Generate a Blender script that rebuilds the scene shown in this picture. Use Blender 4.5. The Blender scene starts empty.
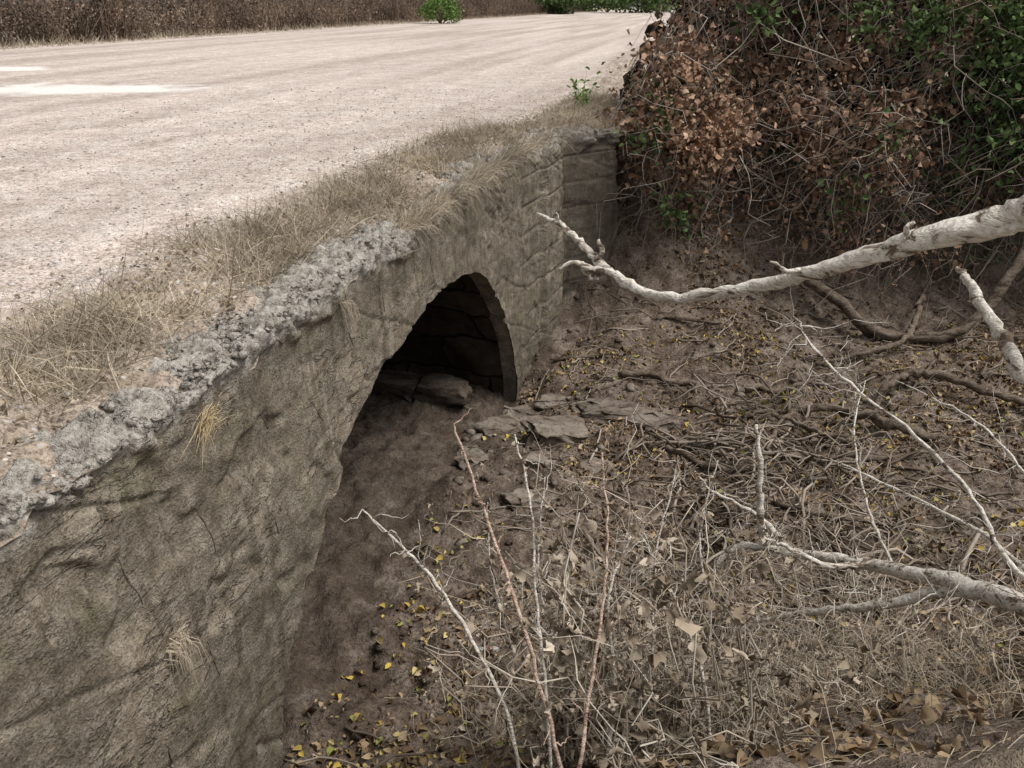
import bpy, math, numpy as np
from mathutils import Vector
import mathutils
R = np.random.RandomState(7)
scene = bpy.context.scene
# ------------------------------------------------------------------ noise
_P = R.permutation(256); _T = R.rand(256)*2-1
def vn(x,y,z=0.0):
    x,y,z = np.broadcast_arrays(np.asarray(x,float),np.asarray(y,float),np.asarray(z,float))
    xi=np.floor(x).astype(int); yi=np.floor(y).astype(int); zi=np.floor(z).astype(int)
    fx=x-xi; fy=y-yi; fz=z-zi
    fx=fx*fx*(3-2*fx); fy=fy*fy*(3-2*fy); fz=fz*fz*(3-2*fz)
    def h(a,b,c): return _T[(_P[(_P[a&255]+b)&255]+c)&255]
    r=0
    for dx in (0,1):
        for dy in (0,1):
            for dz in (0,1):
                w=(fx if dx else 1-fx)*(fy if dy else 1-fy)*(fz if dz else 1-fz)
                r=r+w*h(xi+dx,yi+dy,zi+dz)
    return r
def fbm(x,y,z=0.0,o=4,g=0.5):
    r=0;a=1.0;f=1.0
    for i in range(o):
        r=r+a*vn(np.asarray(x)*f+17.3*i,np.asarray(y)*f+5.1*i,np.asarray(z)*f+9.7*i); a*=g; f*=2.03
    return r
# ------------------------------------------------------------------ mesh helpers
def link(ob,parent=None):
    scene.collection.objects.link(ob)
    if parent: ob.parent=parent
    return ob
def empty(name):
    return link(bpy.data.objects.new(name,None))
def mk(name,v,faces,mat,parent=None,smooth=False,uv=None):
    me=bpy.data.meshes.new(name)
    v=np.asarray(v,dtype=np.float32).reshape(-1,3)
    if isinstance(faces,np.ndarray): faces=[faces]
    loops=[];starts=[];tot=[];c=0
    for f in faces:
        f=np.asarray(f,dtype=np.int32)
        if f.size==0: continue
        n,k=f.shape
        loops.append(f.ravel()); starts.append(c+np.arange(n)*k); tot.append(np.full(n,k)); c+=n*k
    loops=np.concatenate(loops); starts=np.concatenate(starts); tot=np.concatenate(tot)
    me.vertices.add(len(v)); me.vertices.foreach_set('co',v.ravel())
    me.loops.add(len(loops)); me.loops.foreach_set('vertex_index',loops)
    me.polygons.add(len(starts)); me.polygons.foreach_set('loop_start',starts.astype(np.int32)); 
    try: me.polygons.foreach_set('loop_total',tot.astype(np.int32))
    except Exception: pass
    if smooth: me.polygons.foreach_set('use_smooth',np.ones(len(starts),dtype=bool))
    if uv is not None:
        l=me.uv_layers.new(name='UVMap'); l.data.foreach_set('uv',np.asarray(uv,dtype=np.float32)[loops].ravel())
    me.update(calc_edges=True); me.validate()
    me.materials.append(mat)
    return link(bpy.data.objects.new(name,me),parent)
def gridfaces(nr,nc):
    i=np.arange(nr-1)[:,None]*nc+np.arange(nc-1)[None,:]
    i=i.ravel()
    return np.stack([i,i+1,i+nc+1,i+nc],1)
class Acc:
    def __init__(s): s.v=[];s.f3=[];s.f4=[];s.n=0
    def add(s,v,f3=None,f4=None):
        v=np.asarray(v,float)
        if f3 is not None and len(f3): s.f3.append(np.asarray(f3)+s.n)
        if f4 is not None and len(f4): s.f4.append(np.asarray(f4)+s.n)
        s.v.append(v); s.n+=len(v)
    def make(s,name,mat,parent=None,smooth=False):
        fs=[]
        if s.f3: fs.append(np.concatenate(s.f3))
        if s.f4: fs.append(np.concatenate(s.f4))
        return mk(name,np.concatenate(s.v),fs,mat,parent,smooth)
def smooth_path(pts,n):
    pts=np.asarray(pts,float)
    if len(pts)<3: 
        t=np.linspace(0,1,n)[:,None]; return pts[0]*(1-t)+pts[-1]*t
    P=np.vstack([2*pts[0]-pts[1],pts,2*pts[-1]-pts[-2]]); out=[]
    m=len(pts)-1
    for q in np.linspace(0,m-1e-6,n):
        i=int(q); t=q-i
        a,b,c,d=P[i],P[i+1],P[i+2],P[i+3]
        out.append(.5*((2*b)+(c-a)*t+(2*a-5*b+4*c-d)*t*t+(-a+3*b-3*c+d)*t**3))
    return np.array(out)
def tube(acc,pts,rad,sides=5,lump=0.0,seed=0):
    pts=np.asarray(pts,float); n=len(pts)
    rad=np.asarray(rad,float)
    if rad.ndim==0: rad=np.full(n,float(rad))
    if len(rad)!=n: rad=np.interp(np.linspace(0,1,n),np.linspace(0,1,len(rad)),rad)
    d=np.gradient(pts,axis=0); d/=np.linalg.norm(d,axis=1)[:,None]+1e-9
    ref=np.array([.13,.21,.97]); 
    if abs(d.mean(0)@ref)>.85*np.linalg.norm(d.mean(0)): ref=np.array([.97,.1,.15])
    a=np.cross(d,ref); a/=np.linalg.norm(a,axis=1)[:,None]+1e-9
    b=np.cross(d,a)
    th=np.arange(sides)*2*np.pi/sides
    rr=np.repeat(rad[:,None],sides,1)
    if lump>0:
        q=np.arange(n)[:,None]*.45+seed
        rr=rr*(1+lump*vn(q+0*th[None],np.cos(th)[None]*1.3+q*0+5,np.sin(th)[None]*1.3+q*0+seed)+lump*.35*vn(q*2.7+0*th[None],np.cos(th)[None]*3+q*0+5,np.sin(th)[None]*3+q*0+seed))
    v=pts[:,None,:]+rr[:,:,None]*(np.cos(th)[None,:,None]*a[:,None,:]+np.sin(th)[None,:,None]*b[:,None,:])
    v=v.reshape(-1,3)
    i=np.arange(n-1)[:,None]*sides; j=np.arange(sides)[None,:]; j2=(j+1)%sides
    f=np.stack([i+j,i+j2,i+sides+j2,i+sides+j],2).reshape(-1,4)
    v=np.vstack([v,pts[0],pts[-1]]); e0=n*sides; e1=e0+1; jj=np.arange(sides)
    f3=np.vstack([np.stack([np.full(sides,e0),(jj+1)%sides,jj],1),np.stack([np.full(sides,e1),(n-1)*sides+jj,(n-1)*sides+(jj+1)%sides],1)])
    acc.add(v,f3,f)
def leaves(acc,c,size,flat=0.0,curl=.35,aspect=.55):
    n=len(c); size=np.asarray(size)*np.ones(n)
    d=R.normal(size=(n,3)); d[:,2]*=(1-flat); d/=np.linalg.norm(d,axis=1)[:,None]
    w=R.normal(size=(n,3)); 
    if flat>0: w=w*(1-flat)+np.array([0,0,1.])*flat*2
    s=np.cross(d,w); s/=np.linalg.norm(s,axis=1)[:,None]+1e-9
    u=np.cross(s,d)
    k=(R.rand(n)*curl+.1)
    asp=aspect*(.7+.6*R.rand(n))
    def P(l,ww,h): return c+ (d*(l*size)[:,None]) + s*(ww*size*asp)[:,None] + u*(h*k*size)[:,None]
    V=np.stack([P(-.5,0,-.3),P(-.2,.5,.5),P(.2,.42,.5),P(.5,0,-.5),P(.2,-.42,.6),P(-.2,-.5,.4)],1).reshape(-1,3)
    b=np.arange(n)[:,None]*6
    f=np.vstack([b+np.array([[0,1,2,3]]),b+np.array([[0,3,4,5]])])
    acc.add(V,None,f)
def curled(acc,c,size,aspect=.45,bend=3.0,cup=.8,down=0.,m=6,jag=.3):
    """shrivelled leaf: m stations x 3 verts, rolled along its length"""
    n=len(c)
    if n==0: return
    size=np.asarray(size)*np.ones(n)
    d=R.normal(size=(n,3)); d[:,2]-=down; d/=np.linalg.norm(d,axis=1)[:,None]
    s=np.cross(d,R.normal(size=(n,3))); s/=np.linalg.norm(s,axis=1)[:,None]+1e-9
    u=np.cross(s,d); kb=R.normal(size=n)*bend*.6; tw=R.normal(size=n)*1.2; p=c.copy(); cols=[]
    wid=np.interp(np.linspace(0,1,m),[0,.2,.4,.6,.8,1],[.05,.7,1,.85,.5,.04]); asp=aspect*(.5+R.rand(n))
    for i in range(m):
        t=i/(m-1); ph=kb*t+jag*R.randn(n); dd_=d*np.cos(ph)[:,None]+u*np.sin(ph)[:,None]; nn=-d*np.sin(ph)[:,None]+u*np.cos(ph)[:,None]
        a=tw*t+jag*R.randn(n); ss=s*np.cos(a)[:,None]+nn*np.sin(a)[:,None]
        w=(wid[i]*asp*size*.5)[:,None]; wl=w*(1-jag+2*jag*R.rand(n,1)); wr=w*(1-jag+2*jag*R.rand(n,1))
        lift=nn*w*(cup*(.5+R.rand(n)))[:,None]
        cols.append(np.stack([p-ss*wl+lift,p,p+ss*wr+lift*(.2+1.4*R.rand(n,1))],1)); p=p+dd_*(size/m)[:,None]
    V=np.stack(cols,1).reshape(-1,3)
    q=np.array([[i*3+j,i*3+j+1,i*3+j+4,i*3+j+3] for i in range(m-1) for j in range(2)])
    acc.add(V,None,(np.arange(n)[:,None,None]*(3*m)+q[None]).reshape(-1,4))
def blades(acc,base,tip,mid,w):
    n=len(base); d=tip-base; s=np.cross(d,R.normal(size=(n,3))); s/=np.linalg.norm(s,axis=1)[:,None]+1e-9
    w=(np.asarray(w)*np.ones(n))[:,None]
    V=np.stack([base-s*w,base+s*w,mid+s*w*.8,mid-s*w*.8,tip],1).reshape(-1,3)
    b=np.arange(n)[:,None]*5
    acc.add(V,b+np.array([[3,2,4]]),b+np.array([[0,1,2,3]]))
_phi=(1+5**.5)/2
_iv=np.array([(-1,_phi,0),(1,_phi,0),(-1,-_phi,0),(1,-_phi,0),(0,-1,_phi),(0,1,_phi),(0,-1,-_phi),(0,1,-_phi),(_phi,0,-1),(_phi,0,1),(-_phi,0,-1),(-_phi,0,1)])/1.9
_if=np.array([(0,11,5),(0,5,1),(0,1,7),(0,7,10),(0,10,11),(1,5,9),(5,11,4),(11,10,2),(10,7,6),(7,1,8),(3,9,4),(3,4,2),(3,2,6),(3,6,8),(3,8,9),(4,9,5),(2,4,11),(6,2,10),(8,6,7),(9,8,1)])
def rocks(acc,c,size,squash=.6,irr=.35):
    n=len(c); sc=(np.asarray(size)*np.ones(n))[:,None,None]*(.7+.6*R.rand(n,1,3)); sc[:,:,2]*=squash
    V=_iv[None]*(1+irr*2*(R.rand(n,12,1)-.5))*sc
    a=R.rand(n)*6.28; ca,sa=np.cos(a)[:,None],np.sin(a)[:,None]
    x=V[:,:,0]*ca-V[:,:,1]*sa; y=V[:,:,0]*sa+V[:,:,1]*ca
    V=np.stack([x,y,V[:,:,2]],2)+c[:,None,:]
    acc.add(V.reshape(-1,3),(np.arange(n)[:,None,None]*12+_if[None]).reshape(-1,3))
# ------------------------------------------------------------------ layout functions (metres, road level z=0)
def W(y):
    return np.interp(y,[-60,9.2,11.1,11.7,320],[-2.343-.247*60,-.07,.62,1.5,1.5+.22*308.3])
def smax(a,b,k=.35):
    h=np.clip(.5+.5*(a-b)/k,0,1); return b*(1-h)+a*h+k*h*(1-h)
def g(x,y,detail=True):
    x=np.asarray(x,float); y=np.asarray(y,float)
    y0=3.55+.28*np.minimum(x,0)+.24*np.clip(x,0,9)
    zn=-2.65+.96*(y0-y)
    yy=y-.03*np.clip(x,0,10)
    zf=-2.85+.14*np.clip(yy-8.8,0,9)+.95*np.log1p(np.exp((yy-11.05)/.25))*.25
    bed=-2.84+.12*fbm(x*.6,y*.6,3.,3)-.34*np.exp(-((y-8.3)/1.7)**2)*np.clip((1.4-x)/1.6,0,1)
    z=smax(smax(bed,zn),zf-.42*np.exp(-((y-9.3)/.9)**2)*np.clip((1.3-x)/1.3,0,1))
    top=-.05+0*z
    z=-smax(-z,-top,.3)
    if detail:
        near=(z<-.12)
        z=z+near*(.085*fbm(x*1.9,y*1.9,1.,3)+.045*fbm(x*5.5,y*5.5,2.,4,.6)+.035*np.abs(fbm(x*13,y*13,2.,2)))
    return z
def arch(s):
    u=(s-6.7)
    l=np.clip(1-np.abs(u/3.48)**2,0,1)**.5
    r=np.clip(1-np.abs(u/2.62)**2.5,0,1)**.4
    return -3.6+2.87*np.where(u<0,l,r)
# ------------------------------------------------------------------ materials
def newmat(name,rough=.9):
    m=bpy.data.materials.new(name); m.use_nodes=True
    nt=m.node_tree; b=nt.nodes['Principled BSDF']; b.inputs['Roughness'].default_value=rough
    try: b.inputs['Specular IOR Level'].default_value=.12
    except Exception: pass
    return m,nt,b
def Nn(nt,t,**k):
    n=nt.nodes.new(t)
    for a,v in k.items():
        if a in n.inputs: n.inputs[a].default_value=v
        else: setattr(n,a,v)
    return n
def ramp(nt,fac,stops):
    r=nt.nodes.new('ShaderNodeValToRGB'); e=r.color_ramp.elements
    while len(e)<len(stops): e.new(.5)
    for i,(p,c) in enumerate(stops):
        e[i].position=p; e[i].color=(c if len(c)==4 else (*c,1)) if hasattr(c,'__len__') else (c,c,c,1)
    nt.links.new(fac,r.inputs['Fac']); return r.outputs['Color']
def noise(nt,co,scale,detail=4,rough=.6,dist=0):
    n=Nn(nt,'ShaderNodeTexNoise',Scale=scale,Detail=detail,Roughness=rough,Distortion=dist)
    nt.links.new(co,n.inputs['Vector']); return n.outputs['Fac']
def mix(nt,fac,a,b,mode='MIX'):
    m=nt.nodes.new('ShaderNodeMix'); m.data_type='RGBA'; m.blend_type=mode
    for sock,val in ((m.inputs[0],fac),(m.inputs[6],a),(m.inputs[7],b)):
        if isinstance(val,bpy.types.NodeSocket): nt.links.new(val,sock)
        elif hasattr(val,'__len__'): sock.default_value=(*val,1) if len(val)==3 else val
        else: sock.default_value=val
    return m.outputs[2]
def math_(nt,op,a,b=0.):
    m=nt.nodes.new('ShaderNodeMath'); m.operation=op
    for i,val in enumerate((a,b)):
        if isinstance(val,bpy.types.NodeSocket): nt.links.new(val,m.inputs[i])
        else: m.inputs[i].default_value=val
    return m.outputs[0]
def mrange(nt,v,a,b):
    k=nt.nodes.new('ShaderNodeMapRange'); nt.links.new(v,k.inputs[0]); k.inputs[1].default_value=a; k.inputs[2].default_value=b; return k.outputs[0]
def coords(nt): return nt.nodes.new('ShaderNodeTexCoord').outputs['Object']
def mapping(nt,co,scale=(1,1,1),rot=(0,0,0),loc=(0,0,0)):
    m=nt.nodes.new('ShaderNodeMapping'); m.inputs['Scale'].default_value=scale; m.inputs['Rotation'].default_value=rot; m.inputs['Location'].default_value=loc
    nt.links.new(co,m.inputs['Vector']); return m.outputs[0]
def bump(nt,b,h,strength=.5,dist=.02,prev=None):
    n=Nn(nt,'ShaderNodeBump',Strength=strength,Distance=dist); nt.links.new(h,n.inputs['Height'])
    if prev is not None: nt.links.new(prev,n.inputs['Normal'])
    nt.links.new(n.outputs[0],b.inputs['Normal']); return n.outputs[0]
def island_mat(name,cols,patch=.5,rough=.85,ps=1.6):
    m,nt,b=newmat(name,rough)
    geo=nt.nodes.new('ShaderNodeNewGeometry')
    k=len(cols); c=ramp(nt,geo.outputs['Random Per Island'],[(i/(k-1) if k>1 else 0,cc) for i,cc in enumerate(cols)])
    co=coords(nt); n=noise(nt,co,ps,1)
    c=mix(nt,1.,c,ramp(nt,n,[(.35,(1-patch,)*3),(.65,(1.15,)*3)]),'MULTIPLY')
    nt.links.new(c,b.inputs['Base Color'])
    return m
def mat_ground():
    m,nt,b=newmat('mud_ground',.92); co=coords(nt)
    mid=noise(nt,co,3.6,5,.7); fine=noise(nt,co,34,3,.75)
    c=ramp(nt,mid,[(.30,(.078,.055,.040)),(.45,(.148,.112,.086)),(.58,(.225,.18,.145)),(.74,(.34,.29,.245))])
    c=mix(nt,.85,c,ramp(nt,fine,[(.34,(.38,.36,.34)),(.52,(1,1,1)),(.72,(1.5,1.5,1.5))]),'MULTIPLY')
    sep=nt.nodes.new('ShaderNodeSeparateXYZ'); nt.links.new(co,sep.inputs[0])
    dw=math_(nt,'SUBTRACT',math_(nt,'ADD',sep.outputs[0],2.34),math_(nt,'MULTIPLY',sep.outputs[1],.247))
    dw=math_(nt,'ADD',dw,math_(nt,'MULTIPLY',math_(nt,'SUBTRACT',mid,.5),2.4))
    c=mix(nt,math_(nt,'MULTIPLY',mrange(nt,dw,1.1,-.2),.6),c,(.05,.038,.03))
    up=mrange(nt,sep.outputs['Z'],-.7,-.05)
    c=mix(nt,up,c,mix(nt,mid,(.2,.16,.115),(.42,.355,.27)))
    nt.links.new(c,b.inputs['Base Color'])
    p=bump(nt,b,mid,.8,.07); bump(nt,b,fine,1.,.03,p)
    return m
def mat_road():
    m,nt,b=newmat('gravel_surface',.95); co=coords(nt)
    at=nt.nodes.new('ShaderNodeAttribute'); at.attribute_name='dist'; d=at.outputs['Fac']
    sep=nt.nodes.new('ShaderNodeSeparateXYZ'); nt.links.new(co,sep.inputs[0])
    cmb=nt.nodes.new('ShaderNodeCombineXYZ'); nt.links.new(math_(nt,'MULTIPLY',d,.8),cmb.inputs[0]); nt.links.new(math_(nt,'MULTIPLY',sep.outputs[1],.05),cmb.inputs[1])
    track=noise(nt,cmb.outputs[0],1.,2,.5,0)
    mid=noise(nt,co,1.7,5,.75); clump=noise(nt,co,11,4,.8); fine=noise(nt,co,45,2,.85)
    vo=Nn(nt,'ShaderNodeTexVoronoi',Scale=24.); nt.links.new(co,vo.inputs['Vector'])
    road=ramp(nt,mid,[(.25,(.385,.315,.275)),(.5,(.52,.445,.40)),(.75,(.62,.555,.515))])
    road=mix(nt,.8,road,ramp(nt,track,[(.36,(.80,.77,.75)),(.5,(1,1,1)),(.64,(1.2,1.2,1.2))]),'MULTIPLY')
    dirt=ramp(nt,mid,[(.28,(.19,.147,.114)),(.5,(.33,.27,.218)),(.72,(.48,.41,.345))])
    e=math_(nt,'ADD',d,math_(nt,'MULTIPLY',math_(nt,'SUBTRACT',mid,.5),2.4))
    c=mix(nt,mrange(nt,e,.75,1.8),dirt,road)
    c=mix(nt,.9,c,ramp(nt,clump,[(.34,(.62,.60,.58)),(.5,(1,1,1)),(.68,(1.25,1.25,1.25))]),'MULTIPLY')
    c=mix(nt,.95,c,ramp(nt,fine,[(.34,(.42,.40,.38)),(.5,(1,1,1)),(.7,(1.35,1.35,1.35))]),'MULTIPLY')
    peb=math_(nt,'LESS_THAN',vo.outputs['Distance'],.3)
    rc=nt.nodes.new('ShaderNodeSeparateColor'); nt.links.new(vo.outputs['Color'],rc.inputs[0])
    peb=math_(nt,'MULTIPLY',peb,math_(nt,'GREATER_THAN',rc.outputs[0],.6))
    c=mix(nt,math_(nt,'MULTIPLY',peb,.75),c,mix(nt,rc.outputs[1],(.17,.145,.13),(.74,.71,.68)))
    pn=noise(nt,co,.9,3,.6)
    for (px,py,rx,ry) in ((-8.9,17.1,2.6,1.15),(-14.4,22.6,2.2,.8)):
        ax=math_(nt,'DIVIDE',math_(nt,'SUBTRACT',sep.outputs[0],px),rx); ay=math_(nt,'DIVIDE',math_(nt,'SUBTRACT',sep.outputs[1],py),ry)
        rr=math_(nt,'ADD',math_(nt,'MULTIPLY',ax,ax),math_(nt,'MULTIPLY',ay,ay))
        rr=math_(nt,'ADD',rr,math_(nt,'MULTIPLY',math_(nt,'SUBTRACT',pn,.5),4.))
        c=mix(nt,math_(nt,'MULTIPLY',mrange(nt,rr,1.3,.4),.75),c,(.80,.78,.75))
    nt.links.new(c,b.inputs['Base Color'])
    p=bump(nt,b,mid,.4,.06); bump(nt,b,clump,.7,.03,p)
    return m
def mat_concrete():
    m,nt,b=newmat('weathered_concrete',.93); co=coords(nt)
    big=noise(nt,co,1.3,3,.65); mid=noise(nt,co,9,5,.75); fine=noise(nt,co,75,2,.8)
    streak=noise(nt,mapping(nt,co,(1,.9,3.0),(math.radians(28),0,0)),2.6,4,.6,.5)
    c=ramp(nt,mid,[(.29,(.122,.100,.076)),(.5,(.212,.183,.146)),(.70,(.31,.277,.232))])
    c=mix(nt,.9,c,ramp(nt,big,[(.36,(.64,.62,.58)),(.52,(1,.99,.97)),(.66,(1.25,1.23,1.19))]),'MULTIPLY')
    gl=math_(nt,'ABSOLUTE',math_(nt,'SUBTRACT',streak,.5))
    gm=mrange(nt,big,.46,.56)
    crack=math_(nt,'MULTIPLY',mrange(nt,gl,.016,.0),gm)
    c=mix(nt,math_(nt,'MULTIPLY',crack,.6),c,(.06,.05,.04))
    c=mix(nt,.55,c,ramp(nt,streak,[(.34,(.66,.64,.62)),(.48,(1,1,1)),(.68,(1.22,1.2,1.17))]),'MULTIPLY')
    moss=noise(nt,co,2.3,3,.7)
    c=mix(nt,ramp(nt,moss,[(.56,0.),(.7,.4)]),c,(.165,.155,.085))
    c=mix(nt,.85,c,ramp(nt,fine,[(.3,(.5,)*3),(.5,(1,)*3),(.72,(1.45,)*3)]),'MULTIPLY')
    sep=nt.nodes.new('ShaderNodeSeparateXYZ'); nt.links.new(co,sep.inputs[0])
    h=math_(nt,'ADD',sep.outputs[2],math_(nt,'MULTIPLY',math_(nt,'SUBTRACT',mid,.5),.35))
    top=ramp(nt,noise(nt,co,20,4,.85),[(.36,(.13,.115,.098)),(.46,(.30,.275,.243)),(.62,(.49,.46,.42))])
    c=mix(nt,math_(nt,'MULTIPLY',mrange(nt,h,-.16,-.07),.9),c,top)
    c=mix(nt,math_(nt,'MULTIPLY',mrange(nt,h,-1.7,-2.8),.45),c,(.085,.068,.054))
    # darker return wall at the far end
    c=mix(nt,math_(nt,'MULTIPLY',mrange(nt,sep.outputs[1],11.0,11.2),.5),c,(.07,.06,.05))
    dr=noise(nt,mapping(nt,co,(1,7,.35)),1.6,3,.6)
    c=mix(nt,.5,c,ramp(nt,dr,[(.36,(.5,.47,.44)),(.45,(1,1,1))]),'MULTIPLY')
    nt.links.new(c,b.inputs['Base Color'])
    hh=math_(nt,'SUBTRACT',math_(nt,'ADD',math_(nt,'MULTIPLY',streak,.5),mid),math_(nt,'MULTIPLY',crack,.35))
    p=bump(nt,b,hh,.9,.035); bump(nt,b,fine,1.,.010,p)
    return m
def mat_masonry():
    m,nt,b=newmat('tunnel_stone',.95)
    uv=nt.nodes.new('ShaderNodeTexCoord').outputs['UV']; co=coords(nt)
    nz=Nn(nt,'ShaderNodeTexNoise',Scale=2.2,Detail=3.); nt.links.new(uv,nz.inputs['Vector'])
    wob=mix(nt,.28,uv,nz.outputs['Color'])
    br=nt.nodes.new('ShaderNodeTexBrick'); nt.links.new(wob,br.inputs['Vector'])
    br.inputs['Scale'].default_value=1.; br.inputs['Brick Width'].default_value=.8; br.inputs['Row Height'].default_value=.36; br.inputs['Mortar Size'].default_value=.018; br.inputs['Mortar Smooth'].default_value=.9
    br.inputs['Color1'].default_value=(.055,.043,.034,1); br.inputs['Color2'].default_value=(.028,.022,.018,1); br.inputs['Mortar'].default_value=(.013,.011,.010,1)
    n=noise(nt,co,7,5,.7)
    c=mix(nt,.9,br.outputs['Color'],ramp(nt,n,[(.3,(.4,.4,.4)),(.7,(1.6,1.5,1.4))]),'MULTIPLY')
    nt.links.new(c,b.inputs['Base Color'])
    p=bump(nt,b,math_(nt,'SUBTRACT',1.,br.outputs['Fac']),1.,.06); bump(nt,b,n,.8,.04,p)
    return m
def mat_bark(name,c1,c2,c3,scale=14,con=.8):
    m,nt,b=newmat(name,.85); co=coords(nt)
    n=noise(nt,mapping(nt,co,(.35,1,1)),scale,4,.75,.5); n2=noise(nt,co,scale*4,3,.75)
    c=ramp(nt,n,[(.39,c1),(.45,c2),(.66,c3)])
    c=mix(nt,con,c,ramp(nt,n2,[(.34,(.5,.47,.44)),(.52,(1.1,)*3)]),'MULTIPLY')
    nt.links.new(c,b.inputs['Base Color']); bump(nt,b,n,1.,.03)
    return m
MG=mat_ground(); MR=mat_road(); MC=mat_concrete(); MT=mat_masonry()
PALE=mat_bark('bleached_bark',(.14,.105,.075),(.52,.475,.415),(.74,.70,.64),11,.7)
PALE2=mat_bark('grey_twig',(.30,.25,.21),(.54,.49,.43),(.70,.65,.59),20)
DARKW=mat_bark('dark_root_wood',(.05,.036,.027),(.12,.092,.07),(.21,.172,.138),12)
REDST=mat_bark('reddish_stem',(.28,.18,.14),(.46,.33,.26),(.58,.47,.39),25)
STONE=mat_bark('creek_stone',(.085,.066,.05),(.155,.127,.103),(.24,.207,.175),5)
DSTONE=mat_bark('dark_stone',(.035,.028,.022),(.08,.063,.05),(.14,.115,.092),6)  # darker version of the creek stone, for the footing inside the culvert
M_litter=island_mat('leaf_litter_mat',[(.09,.055,.032),(.20,.13,.075),(.29,.20,.115),(.40,.29,.18),(.12,.08,.047),(.50,.385,.24),(.24,.16,.095)],.4)
M_yellow=island_mat('yellow_leaves_mat',[(.54,.40,.08),(.44,.32,.08),(.34,.26,.10),(.25,.27,.07),(.52,.42,.18)],.2)
M_rust=island_mat('rust_leaves_mat',[(.20,.112,.073),(.36,.215,.14),(.45,.295,.20),(.28,.165,.108),(.54,.39,.28),(.15,.088,.06)],.35)
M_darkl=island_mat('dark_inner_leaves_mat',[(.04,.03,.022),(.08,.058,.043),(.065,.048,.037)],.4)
M_green=island_mat('green_leaves_mat',[(.05,.085,.03),(.09,.145,.05),(.15,.215,.08),(.065,.105,.04)],.4)
M_brightg=island_mat('fresh_leaves_mat',[(.14,.26,.06),(.20,.32,.09)],.2)
M_straw=island_mat('straw_mat',[(.30,.24,.17),(.46,.39,.29),(.37,.31,.23),(.60,.525,.415),(.20,.158,.112)],.35)
M_weed=island_mat('weed_stalk_mat',[(.42,.355,.275),(.58,.51,.415),(.30,.245,.185),(.72,.655,.56)],.2)
M_gold=island_mat('golden_straw_mat',[(.54,.42,.24),(.62,.51,.32),(.38,.28,.15)],.2)
M_vine=island_mat('vine_stem_mat',[(.15,.12,.096),(.28,.235,.195),(.44,.385,.33),(.20,.162,.13)],.35)
M_stick=island_mat('stick_mat',[(.07,.05,.038),(.18,.14,.108),(.40,.34,.285),(.12,.092,.072),(.26,.212,.168)],.3)
M_dryleaf=island_mat('withered_leaf_mat',[(.27,.21,.15),(.40,.325,.245),(.51,.435,.345),(.18,.138,.097),(.33,.27,.20)],.2)
M_peb=island_mat('pebble_mat',[(.33,.295,.26),(.46,.43,.4),(.65,.62,.59),(.22,.19,.17),(.42,.36,.31)],.2)
M_far=island_mat('far_scrub_mat',[(.10,.072,.052),(.22,.155,.115),(.32,.24,.18),(.16,.12,.093)],.7,ps=.5)
# ------------------------------------------------------------------ ground sheet
def axis(a,b,step,lo,hi,grow=1.18):
    c=list(np.arange(a,b,step)); s=step; x=c[-1]
    while x<hi: s*=grow; x+=s; c.append(x)
    s=step; x=c[0]; l=[]
    while x>lo: s*=grow; x-=s; l.append(x)
    return np.array(l[::-1]+c)
xs=axis(-3.2,7.5,.032,-320,320); ys=axis(1.2,13.4,.032,-60,420)
X,Y=np.meshgrid(xs,ys)
Z=g(X,Y)
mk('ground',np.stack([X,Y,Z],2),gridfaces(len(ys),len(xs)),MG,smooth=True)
# ------------------------------------------------------------------ road platform (verge + gravel road)
dd=np.concatenate([np.arange(.0,2.6,.035),np.linspace(2.6,6,50)[1:],np.linspace(6,27,50)[1:]])
yy=np.concatenate([np.linspace(-60,-1,12),np.arange(-.9,14,.05),np.linspace(14,40,120)[1:],np.linspace(40,400,70)[1:]])
D,YY=np.meshgrid(dd,yy)
def plat(d,y):
    x=W(y)-d
    ver=np.clip((2.1-d)/1.3,0,1)
    z=.05*ver*fbm(x*2.3,y*2.3,4.,4)+.05*ver*fbm(x*9,y*9,1.,3)+.014*fbm(x*.7,y*.7,7.,3)+.10*np.exp(-((d-.85)/.42)**2)*(.6+.6*vn(y*.8,3.))
    z=z-.10*np.clip((.45-d)/.3,0,1)
    z=z+.05*np.clip(d/8,0,1)
    z=np.where(y>12.6, z-.07*np.clip((.5-d)/.5,0,1), z)
    return z
ZZ=plat(D,YY)
V=np.stack([W(YY)-D,YY,ZZ],2).reshape(-1,3)
F=gridfaces(len(yy),len(dd)); dc=D.ravel()[F].mean(1)
for nm,sel in (('roadside_verge',dc<1.5),('gravel_road',dc>=1.5)):
    f=F[sel][:,::-1]; u,inv=np.unique(f,return_inverse=True)
    ob=mk(nm,V[u],inv.reshape(-1,4),MR,smooth=True)
    a=ob.data.attributes.new('dist','FLOAT','POINT'); a.data.foreach_set('value',D.ravel()[u].astype(np.float32))
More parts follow.
